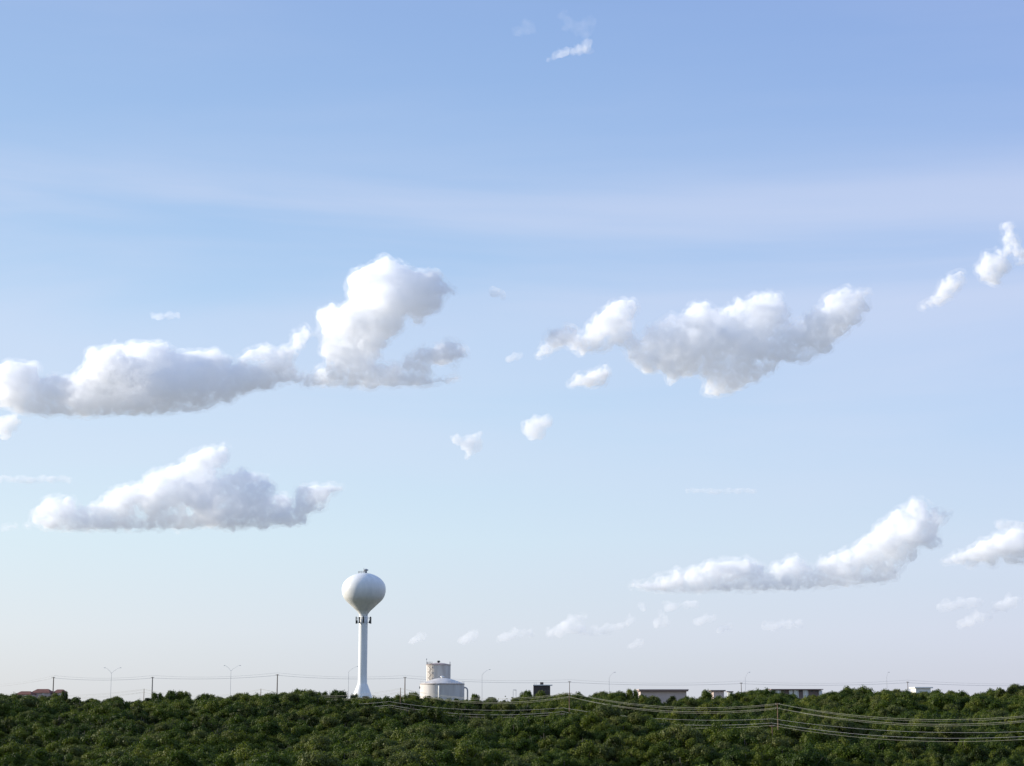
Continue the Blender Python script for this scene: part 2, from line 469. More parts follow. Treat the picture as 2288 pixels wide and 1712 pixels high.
wire(C_, 1.2, .028, WIREG, "fainter upper wire against the sky along the ridge road", wg, (0, .5, .6))

# ------------------------------------------------------------------ buildings behind the ridge
def R_(x0, x1, y0, y1, d):
    a, b = at(x0, y0, d), at(x1, y1, d)
    return a.x, b.x, b.z, a.z
BRN = mat("brown_panel_cladding", (.085, .070, .062), .8, 0, .35, .5)
PINK = mat("pink_brown_stucco", (.62, .50, .44), .9, 0, .15, .3)
PINKD = mat("dark_pink_fascia", (.30, .215, .195), .8, 0, .2, .4)
CREAM = mat("cream_stucco", (.80, .78, .72), .9, 0, .08, .4)
ROOFB = mat("brown_roof_sheet", (.24, .18, .16), .8, 0, .3, .5)
REDT = mat("red_clay_roof_tiles", (.21, .085, .06), .9, 0, .4, .8)
GLASS = mat("dark_window_glass", (.03, .035, .04), .1, 0, .2, 1, spec=.6)
def bld(name, label, px, d):
    p = at(px, 1560, d); gz = ground_z(p.x, d)-.3
    t = empty(name, (p.x, d, gz)); tag(t, label, 'building')
    return t
def pb(t, name, m, x0, x1, y0, y1, dep0, dep1, ground=False, parent=None):
    """box whose front face spans photograph columns x0-x1 and rows y0-y1 at its own distance; dep = metres from the front"""
    d = t.location.y
    X0, X1, Z0, Z1 = R_(x0, x1, y0, y1, d)
    if ground: Z0 = t.location.z
    o = MB().box(X0-t.location.x, X1-t.location.x, dep0, dep1, Z0-t.location.z, Z1-t.location.z).build(name, m, parent or t)
    bv = o.modifiers.new('edge', 'BEVEL'); bv.width = .04; bv.segments = 1
    return o
def turn_about(o, deg):
    """turn a box in place round its own upright axis"""
    c = sum((v.co for v in o.data.vertices), Vector())/len(o.data.vertices); c.z = 0
    for v in o.data.vertices: v.co -= c
    o.location = c; o.rotation_euler = (0, 0, math.radians(deg))
t = bld('flat_roofed_building', "small dark brown flat-roofed building with a rooftop box, right of the tanks", 1210, 745)
pb(t, 'wall', BRN, 1192, 1229.5, 1532, 1560, 0, 8, True)
pb(t, 'roof', CREAM, 1190.5, 1234.5, 1530, 1532, -.4, 8.4)
pb(t, 'chimney', BRN, 1207, 1214.5, 1524.3, 1530, 2, 4)
for x in (1194, 1198): MB().tube([(at(x, 1530, 745).x-t.location.x, 2, zrow(1530, 745)-t.location.z), (at(x, 1530, 745).x-t.location.x, 2, zrow(1525, 745)-t.location.z)], .06, 5).build('antenna', STEEL, t)
for x in (1217, 1223.5): pb(t, 'window', GLASS, x, x+3.5, 1541, 1546, -.05, .1)
t = bld('long_low_building', "long low pink brown building with an overhanging dark eave on the skyline", 1482, 745)
pb(t, 'wall', PINK, 1431, 1534, 1545, 1562, 0, 12, True)
pb(t, 'fascia', PINKD, 1427.5, 1537.5, 1541.6, 1545, -1.2, 13)
pb(t, 'roof', PINK, 1426.5, 1538.5, 1540.2, 1541.6, -1.5, 13.3)
t = bld('small_roofed_building', "small building with a brown sloping roof and a cream wing right of the upright tree", 1610, 770)
pb(t, 'wall', PINK, 1594, 1618, 1545, 1562, 0, 9, True)
pb(t, 'roof', ROOFB, 1588, 1621, 1542, 1545, -.8, 9.6)
t = bld('white_shed', "small bright cream block with a flat roof beside the wooded hump", 1631, 755)
turn_about(pb(t, 'wall', CREAM, 1627, 1636, 1546.5, 1560, 0, 1.8, True), -40)
pb(t, 'roof', ROOFB, 1624, 1638.5, 1544.5, 1546.5, -.5, 4)
t = bld('long_white_building', "long low building with white bays and brown walls under one flat roof", 1778, 765)
pb(t, 'wall', ROOFB, 1728, 1836, 1541.5, 1560, 1.0, 14, True)
pb(t, 'roof', PINKD, 1722, 1839, 1539.6, 1541.5, -.9, 14.8)
for x0, x1 in ((1719, 1727.5), (1735.5, 1745), (1766, 1772.5), (1776.5, 1784.5), (1797, 1806), (1833, 1836)):
    o = pb(t, 'bay', CREAM, x0, x1, 1542.5, 1560, 0, 2.0, True)
    turn_about(o, -42)

for x0 in (1750, 1788, 1812, 1822): pb(t, 'window', GLASS, x0, x0+6, 1543.5, 1546.5, .9, 1.1)
t = bld('far_white_building', "thin pale flat roof showing above the trees on the right ridge", 2062, 800)
pb(t, 'wall', CREAM, 2046, 2080, 1538, 1556, 0, 10, True)
pb(t, 'roof', CREAM, 2043, 2084, 1535.3, 1538, -.8, 10.8)
def gable(label, px, x0, x1, eave, ridge, d, flip=False):
    t = bld('house', label, px, d)
    pb(t, 'wall', PINK, x0+2, x1-2, eave, eave+9, 0, 8, True)
    X0, X1, Ze, Zr = R_(x0, x1, ridge, eave, d)
    X0 -= t.location.x; X1 -= t.location.x; Ze -= t.location.z; Zr -= t.location.z
    w = (X1-X0)*.22
    mb = MB(); mb.v = [(X0, -.7, Ze), (X1, -.7, Ze), (X1, 8.7, Ze), (X0, 8.7, Ze), (X0+w, 4, Zr), (X1-w, 4, Zr)]
    mb.f = [[0,1,5,4],[1,2,5],[2,3,4,5],[3,0,4],[0,3,2,1]]
    mb.build('roof', REDT, t)
    pb(t, 'window', CREAM, x0+(x1-x0)*.6, x0+(x1-x0)*.6+5, eave+1, eave+4, -.06, .1)
gable("leftmost red hip-roofed house half hidden by trees", 50, 33, 70, 1552, 1544.5, 712)
gable("longer red hip-roofed house behind trees, left of the first wooden pole", 90, 68, 112, 1548, 1539.5, 720)
gable("small red roofed house just right of the first wooden pole", 130, 117, 141, 1548, 1540.5, 722)
# sign frame by the dark building
p = at(1150, 1542, 740); gz = ground_z(p.x, 740)-.3
t = empty('sign_frame', (p.x, 740, gz)); tag(t, "small dark bracket-shaped frame on the skyline left of the dark flat building", "sign")
h = p.z-gz
for s in (-.62, .55): MB().tube([(s, 0, 0), (s, 0, h-.1 if s > 0 else h-.4)], .09, 6).build('post', STEEL, t)
MB().box(-.7, .7, -.1, .1, h-.1, h+.12).build('crossbar', STEEL, t)
# small pale clearing low on the right and a bank at the left
def patch(name, px, py, d, w, l, m, z=.12):
    c = at(px, py, d)
    bm = bmesh.new()
    bmesh.ops.create_grid(bm, x_segments=10, y_segments=10, size=.5)
    for v in bm.verts:
        X = c.x + v.co.x*w + mnoise.noise(v.co*3)*w*.2; Y = d + v.co.y*l
        v.co = Vector((X, Y, ground_z(X, Y)+z))
    me = bpy.data.meshes.new(name); bm.to_mesh(me); bm.free(); me.materials.append(m)
    tag(link(bpy.data.objects.new(name, me)), kind='structure')
LIME = mat("pale_limestone_gravel", (.42, .39, .34), .95, 0, .3, .5)
patch('path', 1684, 1704, 428, 7, 22, LIME)
# ------------------------------------------------------------------ trees
def leaf_mat(name, a, b, c):
    m = bpy.data.materials.new(name)
    m.use_nodes = True
    t = m.node_tree
    p = t.nodes['Principled BSDF']
    p.inputs['Roughness'].default_value = .55
    p.inputs['Specular IOR Level'].default_value = .12
    oi = N(t, 'ShaderNodeObjectInfo')
    g = N(t, 'ShaderNodeTexCoord')
    nz = N(t, 'ShaderNodeTexNoise'); nz.inputs['Scale'].default_value = .9; nz.inputs['Detail'].default_value = 4
    t.links.new(g.outputs['Object'], nz.inputs['Vector'])
    r1 = ramp(t, oi.outputs['Random'], [(0, a), (.5, b), (1, c)], 'LINEAR')
    r2 = ramp(t, nz.outputs[0], [(.35, (.62, .66, .6)), (.65, (1.25, 1.2, 1.1))], 'LINEAR')
    col = mixrgb(t, 1.0, r1, r2, 'MULTIPLY')
    t.links.new(col, p.inputs['Base Color'])
    tr = N(t, 'ShaderNodeBsdfTranslucent')
    t.links.new(mixrgb(t, 1.0, col, (1.3, 1.5, .6), 'MULTIPLY'), tr.inputs[0])
    mx = N(t, 'ShaderNodeMixShader'); mx.inputs[0].default_value = .22
    t.links.new(p.outputs[0], mx.inputs[1]); t.links.new(tr.outputs[0], mx.inputs[2])
    t.links.new(mx.outputs[0], t.nodes['Material Output'].inputs['Surface'])
    return m
LEAF = leaf_mat("oak_foliage", (.038, .062, .009), (.070, .097, .012), (.118, .132, .019))
LEAF_DARK = leaf_mat("juniper_foliage", (.028, .042, .008), (.044, .060, .011), (.070, .078, .018))
LEAF_GREY = leaf_mat("elm_foliage", (.085, .10, .030), (.105, .118, .034), (.12, .13, .035))
BARK = mat("bark", (.12, .10, .08), .9, 0, .4, 3)
def crown_mesh(seed, w, h, base, lobes, kind='round', leaves=2300, m=None):
    """w radius, h height of crown, base = height of its lowest leaves"""
    rnd = random.Random(seed)
    L = []
    for i in range(lobes):
        for _ in range(40):
            p = Vector((rnd.uniform(-1, 1), rnd.uniform(-1, 1), rnd.uniform(0, 1)))
            q = math.hypot(p.x, p.y)
            if kind == 'round': lim = math.sqrt(max(0, 1-((p.z-.42)/.62)**2))
            elif kind == 'cone': lim = .95*(1-p.z)**.75 + .05
            elif kind == 'dome': lim = 1.0 if p.z < .62 else math.sqrt(max(0, 1-((p.z-.62)/.38)**2))
            else: lim = math.sqrt(max(0, 1-((p.z-.6)/.5)**2))
            if q <= lim*.92 and q >= lim*.25: break
        r = w*rnd.uniform(.20, .38)*(1 if kind != 'cone' else (1.05-p.z*.75))
        L.append((Vector((p.x*w*.8, p.y*w*.8, base + r*.6 + p.z*(h-r*1.3))), r))
    V, Fc = [], []
    iv, ifc = ico(1)
    for (c, r) in L:                      # inner leaf mass
        o = len(V)
        V += [c + q*r*.72*rnd.uniform(.75, 1.1) for q in iv]
        Fc += [[k+o for k in f] for f in ifc]
    tot = sum(r*r for _, r in L)
    for (c, r) in L:
        for _ in range(int(leaves*r*r/tot)):
            d = Vector((rnd.gauss(0, 1), rnd.gauss(0, 1), rnd.gauss(0, 1)+.25)).normalized()
            p = c + d*r*rnd.uniform(.66, 1.30)
            nrm = (d + Vector((rnd.gauss(0, .45), rnd.gauss(0, .45), rnd.gauss(0, .45)))).normalized()
            a = nrm.orthogonal().normalized()
            a.rotate(Matrix.Rotation(rnd.uniform(0, 6.28), 3, nrm))
            b = nrm.cross(a)
            s = rnd.uniform(.10, .24)
            o = len(V)
            V += [p + a*s, p + b*s*.75, p - a*s*1.1, p - b*s*.7]
            Fc.append([o, o+1, o+2, o+3])
    me = bpy.data.meshes.new("crown")
    me.from_pydata(V, [], Fc)
    me.materials.append(m or LEAF)
    return me
def trunk_mesh(seed, h, w, r0):
    rnd = random.Random(seed)
    mb = MB()
    t0 = Vector((0, 0, -.6)); top = Vector((rnd.uniform(-.3, .3), rnd.uniform(-.3, .3), h*.45))
    mb.tube([t0, Vector((top.x*.4, top.y*.4, h*.2)), top, top + Vector((0, 0, h*.35))], [r0*1.3, r0, r0*.75, r0*.25], 7)
    for i in range(5):
        a = i*1.256 + rnd.uniform(-.4, .4)
        e = Vector((math.cos(a)*w*.6, math.sin(a)*w*.6, h*rnd.uniform(.6, .85)))
        s = top*rnd.uniform(.55, .95)
        mb.tube([s, s.lerp(e, .5) + Vector((0, 0, -.1)), e], [r0*.5, r0*.32, r0*.12], 5)
    me = bpy.data.meshes.new("trunk"); me.from_pydata([tuple(v) for v in mb.v], [], mb.f); me.materials.append(BARK)
    return me
PROT = []     # (crown mesh, trunk mesh, height, tone word)
for i, (w, h, b, n, kd, m, tone) in enumerate([
    (3.6, 5.0, 1.2, 20, 'round', LEAF, 'round green'), (3.1, 5.6, 1.2, 18, 'round', LEAF, 'rounded upright green'), (4.3, 4.6, 1.3, 24, 'round', LEAF, 'broad spreading green'),
    (2.6, 6.0, .6, 18, 'cone', LEAF_DARK, 'dark pointed'), (3.2, 5.2, .7, 20, 'round', LEAF_DARK, 'dark dense'), (3.4, 5.4, 1.5, 17, 'top', LEAF_GREY, 'pale olive'), (3.2, 5.6, .5, 30, 'dome', LEAF, 'domed green')]):
    PROT.append((crown_mesh(40+i, w, h, b, n, kd, 3600, m), trunk_mesh(70+i, b+h, w, .22), b+h, tone))
LAND = [(-60, 190, "below the red roofs"), (190, 320, "below the first street lamp"), (320, 480, "below the ridge tree clump"),
        (480, 660, "below the wooded knoll"), (660, 790, "left of the water tower's foot"), (790, 900, "straight under the water tower"),
        (900, 1045, "straight under the squat tank"), (1045, 1215, "below the dark flat building"), (1215, 1400, "around the central reddish pole"),
        (1400, 1560, "below the long pink building"), (1560, 1730, "left of the right brown pole"), (1730, 1860, "right of the right brown pole"),
        (1860, 2060, "below the right wooded hump"), (2060, 2360, "in the right corner")]
def make_tree(k, loc, rz, sc, label, group):
    cr, tr, hh, tone = PROT[k]
    t = empty('tree', loc, rz)
    t.scale = sc
    link(bpy.data.objects.new('crown', cr), t)
    link(bpy.data.objects.new('trunk', tr), t)
    tag(t, label, 'tree', group)
    return t
def px_of(p):
    y, z = p[1], p[2]-CAMZ
    cy, sy = math.cos(PITCH), math.sin(PITCH)
    dep = y*cy + z*sy
    return 1144 + F*p[0]/dep, 856 - F*(-y*sy + z*cy)/dep
rnd = random.Random(77)
CLEAR = [(at(1684, 1700, 428), 5.0)]        # small bare patch low on the right
spots = []
sp = 4.4
y = 372.0
while y < 668:
    lim = y*.286 + 45
    x = -lim
    while x < lim:
        X, Y = x + rnd.uniform(-.48, .48)*sp, y + rnd.uniform(-.48, .48)*sp
        if not any(math.hypot(X-c.x, (Y-c.y)*.45) < r for c, r in CLEAR):
            patch = mnoise.noise(Vector((X*.03, Y*.03, 5.5)))
            q = rnd.random()
            k = (0, 1, 2)[int(q*2.999)] if patch > -.12 else (0, 3, 4, 4, 2)[int(q*4.999)]
            if patch > .30 and rnd.random() < .25: k = 5
            if rnd.random() < .03: k = 5
            s = rnd.choice((rnd.uniform(.45, .8), rnd.uniform(.6, 1.02)))*(1.0 + .2*patch)
            if rnd.random() < .10 and Y < 600: s *= 1.32
            if Y > 615: s *= .88
            spots.append((X, Y, ground_z(X, Y)-.1, k, rnd.uniform(0, 6.28), s, s*rnd.uniform(.88, 1.08)))
        x += sp
    y += sp*.93
spots.sort(key=lambda s: s[1])
near, rest = [], []
for s in spots:
    px, pt = px_of((s[0], s[1], s[2]+PROT[s[3]][2]*s[6]*.8))
    if len(near) < 284 and -20 < px < 2308 and pt < 1708:
        near.append((s, px, pt))
    else:
        rest.append(s)
for (s, px, pt) in near:
    k = s[3]
    where = next((w for a, b, w in LAND if a <= px < b), LAND[0][2])
    row = "at the bottom edge" if pt > 1685 else ("low on the slope" if pt > 1660 else "a little up the slope")
    make_tree(k, (s[0], s[1], s[2]), s[4], (s[5], s[5], s[6]), "%s tree %s, %s" % (PROT[k][3], row, where), 'trees on the lower wooded slope')
# skyline trees that stand out one by one
SKYL = [(352,1541,13,4,"small dark tree poking up right beside the second wooden pole"), (386,1536,17,0,"round pale tree in the ridge clump left of the water tower"),
        (411,1537,16,0,"fuller tree at the right end of the ridge clump left of the tower"), (456,1543,15,0,"low rounded tree standing alone on the ridge between clump and street lamp"),
        (672,1532,17,0,"bushy tree on the skyline right of the third wooden pole"), (720,1538,13,0,"smaller bushy tree between the two round skyline trees"),
        (757,1534,19,2,"round full tree on the skyline just left of the street lamp by the tower"), (792,1543,9,4,"dark small tree peeping out at the left foot of the water tower"),
        (1062,1544,10,3,"small dark tree right of the squat tank's curved pipe"), (1176,1536,14,0,"leafy tree in front of the dark flat building's left corner"),
        (1258,1543,15,2,"low bushy tree between the dark building and the tall pole"), (1386,1542,15,0,"rounded tree left of the pointed skyline tree"),
        (1413,1532,14,1,"tall pointed pale tree left of the long pink brown building"), (1578,1534,14,1,"upright tree right of the long pink brown building"),
        (1705,1537,24,2,"broad dark crown on the hump beside the white bays"), (145,1537,8,3,"small dark tree at the right end of the red roofs")]
for (px, py, hw, k, lab) in SKYL:
    D = 650.0; k = 6
    tp = at(px, py, D)
    gz = ground_z(tp.x, D) - .1
    hs = (tp.z-gz)/PROT[k][2]
    ws = hw*D/F/({6:2.9}[k])
    make_tree(k, (tp.x, D, gz), rnd.uniform(0, 6.28), (ws, ws, hs), lab, 'single trees on the skyline')
# everything farther up the slope reads as one wood
wm = bpy.data.meshes.new("woodland")
wm.from_pydata([(s[0], s[1], s[2]) for s in rest], [], [])
for nm, ty, vals in (("kind_of_tree", 'INT', [s[3] for s in rest]), ("turn", 'FLOAT_VECTOR', [c for s in rest for c in (0, 0, s[4])]), ("size", 'FLOAT_VECTOR', [c for s in rest for c in (s[5], s[5], s[6])])):
    at_ = wm.attributes.new(nm, ty, 'POINT')
    at_.data.foreach_set('value' if ty == 'INT' else 'vector', vals)
wood = link(bpy.data.objects.new("woodland", wm))
tag(wood, "dense dark green oak and juniper wood covering the hillside up to the ridge", "woodland", kind='stuff')
ng = bpy.data.node_groups.new("woodland_trees", 'GeometryNodeTree')
ng.interface.new_socket(name="Geometry", in_out='INPUT', socket_type='NodeSocketGeometry')
ng.interface.new_socket(name="Geometry", in_out='OUTPUT', socket_type='NodeSocketGeometry')
gi = ng.nodes.new('NodeGroupInput'); go = ng.nodes.new('NodeGroupOutput')
jn = ng.nodes.new('GeometryNodeJoinGeometry')
def named(nm, ty):
    n = ng.nodes.new('GeometryNodeInputNamedAttribute'); n.data_type = ty; n.inputs[0].default_value = nm
    return n.outputs[0]
firsts = {}
for o in COL.objects:
    if o.parent and o.name.split('.')[0] in ('crown', 'trunk'):
        firsts.setdefault(o.data.name, o)
for k, (cr, tr, hh, tone) in enumerate(PROT):
    if cr.name not in firsts: continue
    j2 = ng.nodes.new('GeometryNodeJoinGeometry')
    for me in (cr, tr):
        oi = ng.nodes.new('GeometryNodeObjectInfo'); oi.inputs['Object'].default_value = firsts[me.name]
        ng.links.new(oi.outputs['Geometry'], j2.inputs[0])
    eq = ng.nodes.new('FunctionNodeCompare'); eq.data_type = 'INT'; eq.operation = 'EQUAL'
    ng.links.new(named("kind_of_tree", 'INT'), eq.inputs[2]); eq.inputs[3].default_value = k
    ip = ng.nodes.new('GeometryNodeInstanceOnPoints')
    ng.links.new(gi.outputs[0], ip.inputs['Points'])
    ng.links.new(eq.outputs[0], ip.inputs['Selection'])
    ng.links.new(j2.outputs[0], ip.inputs['Instance'])
    ng.links.new(named("turn", 'FLOAT_VECTOR'), ip.inputs['Rotation'])
    ng.links.new(named("size", 'FLOAT_VECTOR'), ip.inputs['Scale'])
    ng.links.new(ip.outputs[0], jn.inputs[0])
ng.links.new(jn.outputs[0], go.inputs[0])
gmod = wood.modifiers.new("trees", 'NODES'); gmod.node_group = ng
print("trees", len(near), len(rest))
# ------------------------------------------------------------------ clouds
def volume_mat(name, density, size, lo, hi, g=.15, detail=4):
    m = bpy.data.materials.new(name)
    m.use_nodes = True
    t = m.node_tree
    t.nodes.clear()
    out = N(t, 'ShaderNodeOutputMaterial')
    pv = N(t, 'ShaderNodeVolumeScatter')
    pv.inputs['Color'].default_value = (1, 1, 1, 1)
    pv.inputs['Anisotropy'].default_value = g
    t.links.new(pv.outputs[0], out.inputs['Volume'])
    tc_ = N(t, 'ShaderNodeTexCoord')
    nz = N(t, 'ShaderNodeTexNoise')
    nz.inputs['Scale'].default_value = 1.0 / size
    nz.inputs['Detail'].default_value = detail
    nz.inputs['Roughness'].default_value = .62
    nz.inputs['Distortion'].default_value = .3
    t.links.new(tc_.outputs['Object'], nz.inputs['Vector'])
    r = N(t, 'ShaderNodeMapRange'); r.clamp = True
    r.inputs[1].default_value = lo; r.inputs[2].default_value = hi; r.inputs[3].default_value = 0; r.inputs[4].default_value = density
    t.links.new(nz.outputs[0], r.inputs[0])
    t.links.new(r.outputs[0], pv.inputs['Density'])
    return m
def shell(name, P, k, vox, m, parent, disp, grow, flat):
    V, Fc = [], []
    for (c, r, lim) in P:
        if lim and grow > lim: continue
        r = max(r + grow*k, vox*k*1.2)
        bv, bf = ico(3 if r / k > 14 else 2)
        o = len(V)
        V += [c + Vector((q.x * r, q.y * r, (q.z if q.z > 0 else q.z*flat) * r)) for q in bv]
        Fc += [[i + o for i in f] for f in bf]
    me = bpy.data.meshes.new(name)
    me.from_pydata(V, [], Fc)
    me.materials.append(m)
    o = link(bpy.data.objects.new(name, me), parent)
    rm = o.modifiers.new("union", 'REMESH'); rm.mode = 'VOXEL'; rm.voxel_size = vox * k
    for (sz, st) in disp:
        tx = bpy.data.textures.new("billow", 'CLOUDS')
        tx.noise_scale = sz * k; tx.noise_depth = 3; tx.noise_type = 'HARD_NOISE' if sz > 9 else 'SOFT_NOISE'
        dm = o.modifiers.new("billow", 'DISPLACE')
        dm.texture = tx; dm.texture_coords = 'LOCAL'; dm.strength = st * k; dm.mid_level = .5
    rm = o.modifiers.new("clean", 'REMESH'); rm.mode = 'VOXEL'; rm.voxel_size = vox * k
    return o
def cloud(label, D, puffs, dens=4.6, wisp=False, seed=1, vox=3.0, flat=.72, rough=1.0, kids=9, grow=1.09, group='clouds in the evening sky'):
    """puffs: (x, y, radius) in photograph pixels; D: true distance; dens = optical depth per 100 px"""
    rnd = random.Random(seed)
    k = D / F                                   # metres per pixel out there
    link_ = []
    for i, p in enumerate(puffs):               # fill in between neighbours so that the body is continuous
        near_ = sorted((math.hypot(p[0]-q[0], p[1]-q[1]), j) for j, q in enumerate(puffs) if j != i)[:3]
        for d_, j in near_:
            q = puffs[j]
            if j > i or True:
                if d_ > .5*(p[2]+q[2]) and d_ < 2.3*(p[2]+q[2]) and (i, j) not in link_ and (j, i) not in link_:
                    link_.append((i, j))
    puffs = list(puffs) + [((puffs[i][0]+puffs[j][0])/2, (puffs[i][1]+puffs[j][1])/2, min(puffs[i][2], puffs[j][2])*.85) for i, j in link_]
    xs = [p[0] for p in puffs]; ys = [p[1] for p in puffs]
    org = at(sum(xs) / len(xs), sum(ys) / len(ys), D)
    P = []
    for (x, y, r) in puffs:
        w = at(x, y, D)
        r = r * grow
        c = Vector((w.x - org.x, rnd.uniform(-.95, .95) * r * k, w.z - org.z))
        P.append((c, r * k * .93, 0))
        for _ in range(kids if r > 12 else max(2, kids // 2)):
            d = Vector((rnd.gauss(0, 1), rnd.gauss(0, 1), rnd.gauss(0, .7) + .8)).normalized()
            s = rnd.uniform(.20, .50)
            P.append((c + d * r * k * (1.02 - s * .6), r * k * s, 0))
    root = empty('cloud', org)
    tag(root, label, 'cloud', group)
    den = dens / (100.0 * k)
    if wisp:
        shell('vapour', P, k, vox, volume_mat("thin_vapour", den*1.15, 21*k, .34, .72, detail=5), root, ((26, 20*rough), (8, 6*rough)), 3, 1)
    else:
        shell('billows', P, k, vox, volume_mat("dense_vapour", den*1.9, 15*k, .38, .62, detail=5), root, ((30, 13*rough), (12, 9*rough), (5, 3*rough)), 3.0, flat)
        if FRINGE:
            shell('fringe', P, k, vox*1.3, volume_mat("fringe_vapour", den*.6, 20*k, .45, .72, detail=6), root, ((20, 14*rough),), 10.0, flat)
    return root
FRINGE = True
cloud("long low cumulus bank running in from the left edge, grey underneath", 9000,
 [(25,850,38),(60,850,34),(0,880,38),(60,888,32),(130,882,42),(180,875,50),(215,855,45),(250,835,52),(285,815,50),(325,805,42),(345,800,35),(300,870,58),(240,885,48),(400,825,48),(440,820,46),(470,828,44),(380,875,45),(440,868,46),(500,850,42),(540,850,40),(575,850,32),(595,855,22),(500,875,32),(180,905,28),(120,905,24),(320,905,28),(360,924,11),(400,914,9),(610,845,14),(635,850,11),(580,840,26),(610,830,24),(640,835,20),(665,845,16)] + [(x, 908+10*math.sin(x/130.), 19) for x in range(40, 470, 22)], seed=3)
cloud("tall towering cumulus rising above the long bank, with an anvil-like head leaning right", 9000,
 [(860,608,34),(830,622,34),(802,636,28),(870,650,45),(900,645,50),(930,650,48),(950,655,40),(970,625,18),(985,645,18),(1010,655,10),(800,650,28),(820,680,45),(870,690,50),(930,680,45),(960,685,28),(735,712,28),(760,712,24),(745,745,30),(790,730,45),(830,740,42),(870,730,36),(800,780,42),(740,780,28),(770,808,32),(812,808,28),(850,770,18),
  (680,735,8),(680,750,14),(665,757,12),(665,775,13),(640,800,20),(615,800,18),(622,825,16),(590,790,18),(560,795,16),(545,810,14),(645,825,14),
  (690,848,12),(720,842,22),(760,836,28),(800,840,28),(840,840,26),(880,830,22),(920,820,22),(950,805,24),(985,795,26),(1010,790,26),(1032,790,15)]+[(x, 853, 16) for x in range(690, 960, 20)]+[(830,862,15),(880,855,19),(930,850,17),(960,853,13),(1000,852,9),(1020,845,8),(780,862,12)], seed=5)
cloud("broad lumpy cumulus group right of centre with a raised arm reaching right", 9000,
 [(1385,700,28),(1400,695,24),(1360,725,30),(1330,745,26),(1240,767,24),(1220,785,15),(1268,752,22),(1205,795,9),(1290,770,22),(1320,770,20),(1395,725,22),(1370,750,18),(1300,788,11),(1375,765,16),(1405,775,16),(1400,750,18),(1345,780,12),
  (1560,725,40),(1590,725,33),(1500,730,23),(1460,750,23),(1480,770,38),(1530,780,46),(1590,780,46),(1640,760,42),(1725,685,30),(1690,695,28),(1655,693,22),(1630,700,17),(1735,715,26),(1700,730,33),(1640,720,28),(1690,770,32),(1440,780,23),(1420,800,18),(1450,820,26),(1500,830,25),(1540,820,32),(1600,830,32),(1650,820,28),(1710,790,28),(1740,795,22),(1590,872,18),(1620,865,24),(1650,850,25),(1600,882,11),(1680,840,22),(1720,820,17),
  (1885,670,20),(1890,652,11),(1860,675,20),(1920,665,14),(1935,657,9),(1915,685,22),(1880,700,30),(1850,710,28),(1820,725,28),(1790,740,28),(1770,745,20),(1790,765,22),(1830,755,30),(1870,735,28),(1900,715,22),(1840,780,19),(1665,800,30),(1745,762,22),(1758,780,20),(1480,800,26),(1500,850,12),(1800,800,15),(1770,800,17)], seed=9)
cloud("wedge shaped cumulus above the left hills with a shaded grey tail on its left", 14000,
 [(115,1140,26),(145,1138,24),(90,1160,17),(180,1155,22),(215,1150,25),(250,1125,26),(270,1145,32),(290,1110,26),(330,1100,28),(365,1080,28),(400,1062,28),(420,1050,25),(450,1035,26),(475,1020,20),(500,1013,15),(490,1035,20),(455,1065,26),(350,1130,38),(400,1110,40),(450,1110,42),(500,1095,28),(520,1080,23),(545,1070,20),(570,1080,20),(590,1076,13),(600,1095,16),(570,1110,32),(520,1130,40),(460,1150,35),(580,1140,32),(620,1130,28),(640,1150,22),(680,1110,22),(700,1105,20),(720,1102,18),(745,1095,12),(765,1092,7),(710,1130,18),(680,1140,21),(400,1165,22),(340,1165,15),(280,1170,12),(520,1180,15),(590,1175,15),(60,1175,6),(30,1178,6),(10,1180,5),(220,1180,8)] + [(x, 1168+6*math.sin(x/150.), 18) for x in range(110, 690, 20)], seed=11)
cloud("heaped cumulus over the right hills that climbs to a tall crown", 20000,
 [(1415,1310,9),(1445,1308,10),(1480,1300,15),(1510,1295,19),(1550,1288,22),(1590,1280,26),(1630,1278,28),(1665,1275,24),(1690,1280,20),(1720,1300,19),(1750,1280,21),(1775,1270,23),(1795,1280,19),(1620,1305,14),(1680,1308,14),(1760,1305,14),(1820,1295,17),(1845,1275,25),(1880,1265,28),(1915,1250,27),(1940,1225,25),(1965,1220,29),(1990,1190,29),(2010,1165,25),(2035,1155,22),(2045,1130,15),(2062,1130,13),(2055,1160,22),(2030,1200,32),(2070,1190,22),(2095,1165,15),(2110,1150,11),(2080,1215,17),(1995,1235,27),(2030,1240,18),(1960,1265,23),(1990,1270,15),(1910,1285,16),(1860,1295,12),(2010,1265,10)] + [(x, 1315-((x-1440)/560.)**3*26, 13) for x in range(1450, 2010, 17)], seed=14, vox=2.8)
cloud("pair of puffy clouds at the right edge, the upper one with a thumb-like top", 9000,
 [(2250,512,12),(2255,535,13),(2262,555,12),(2275,545,8),(2235,570,13),(2215,590,20),(2235,600,21),(2195,603,15),(2205,622,16),(2225,630,12),(2204,567,5),(2283,585,9),(2292,570,10)], seed=21, vox=2.2, rough=.6)
cloud("slanted puff with a small tail piece, below left of the thumb-topped cloud", 9000,
 [(2115,635,13),(2125,622,10),(2145,613,8),(2148,628,9),(2132,640,13),(2105,655,12),(2098,672,12),(2120,660,10),(2085,668,6),(2061,688,8)], seed=22, vox=2.2, rough=.6)
cloud("small round puff in the middle of the sky", 9000,
 [(1195,950,23),(1220,945,14),(1190,968,17),(1175,955,12),(1205,970,12),(1218,933,8)], seed=23, vox=2.2, rough=.7, dens=6, wisp=True)
cloud("small ragged puff left of the round one in mid sky", 9000,
 [(1020,982,12),(1045,985,14),(1065,978,11),(1068,997,11),(1055,1010,9),(1043,1020,7),(1072,970,7)], seed=24, vox=2.2, rough=.7, dens=6, wisp=True)
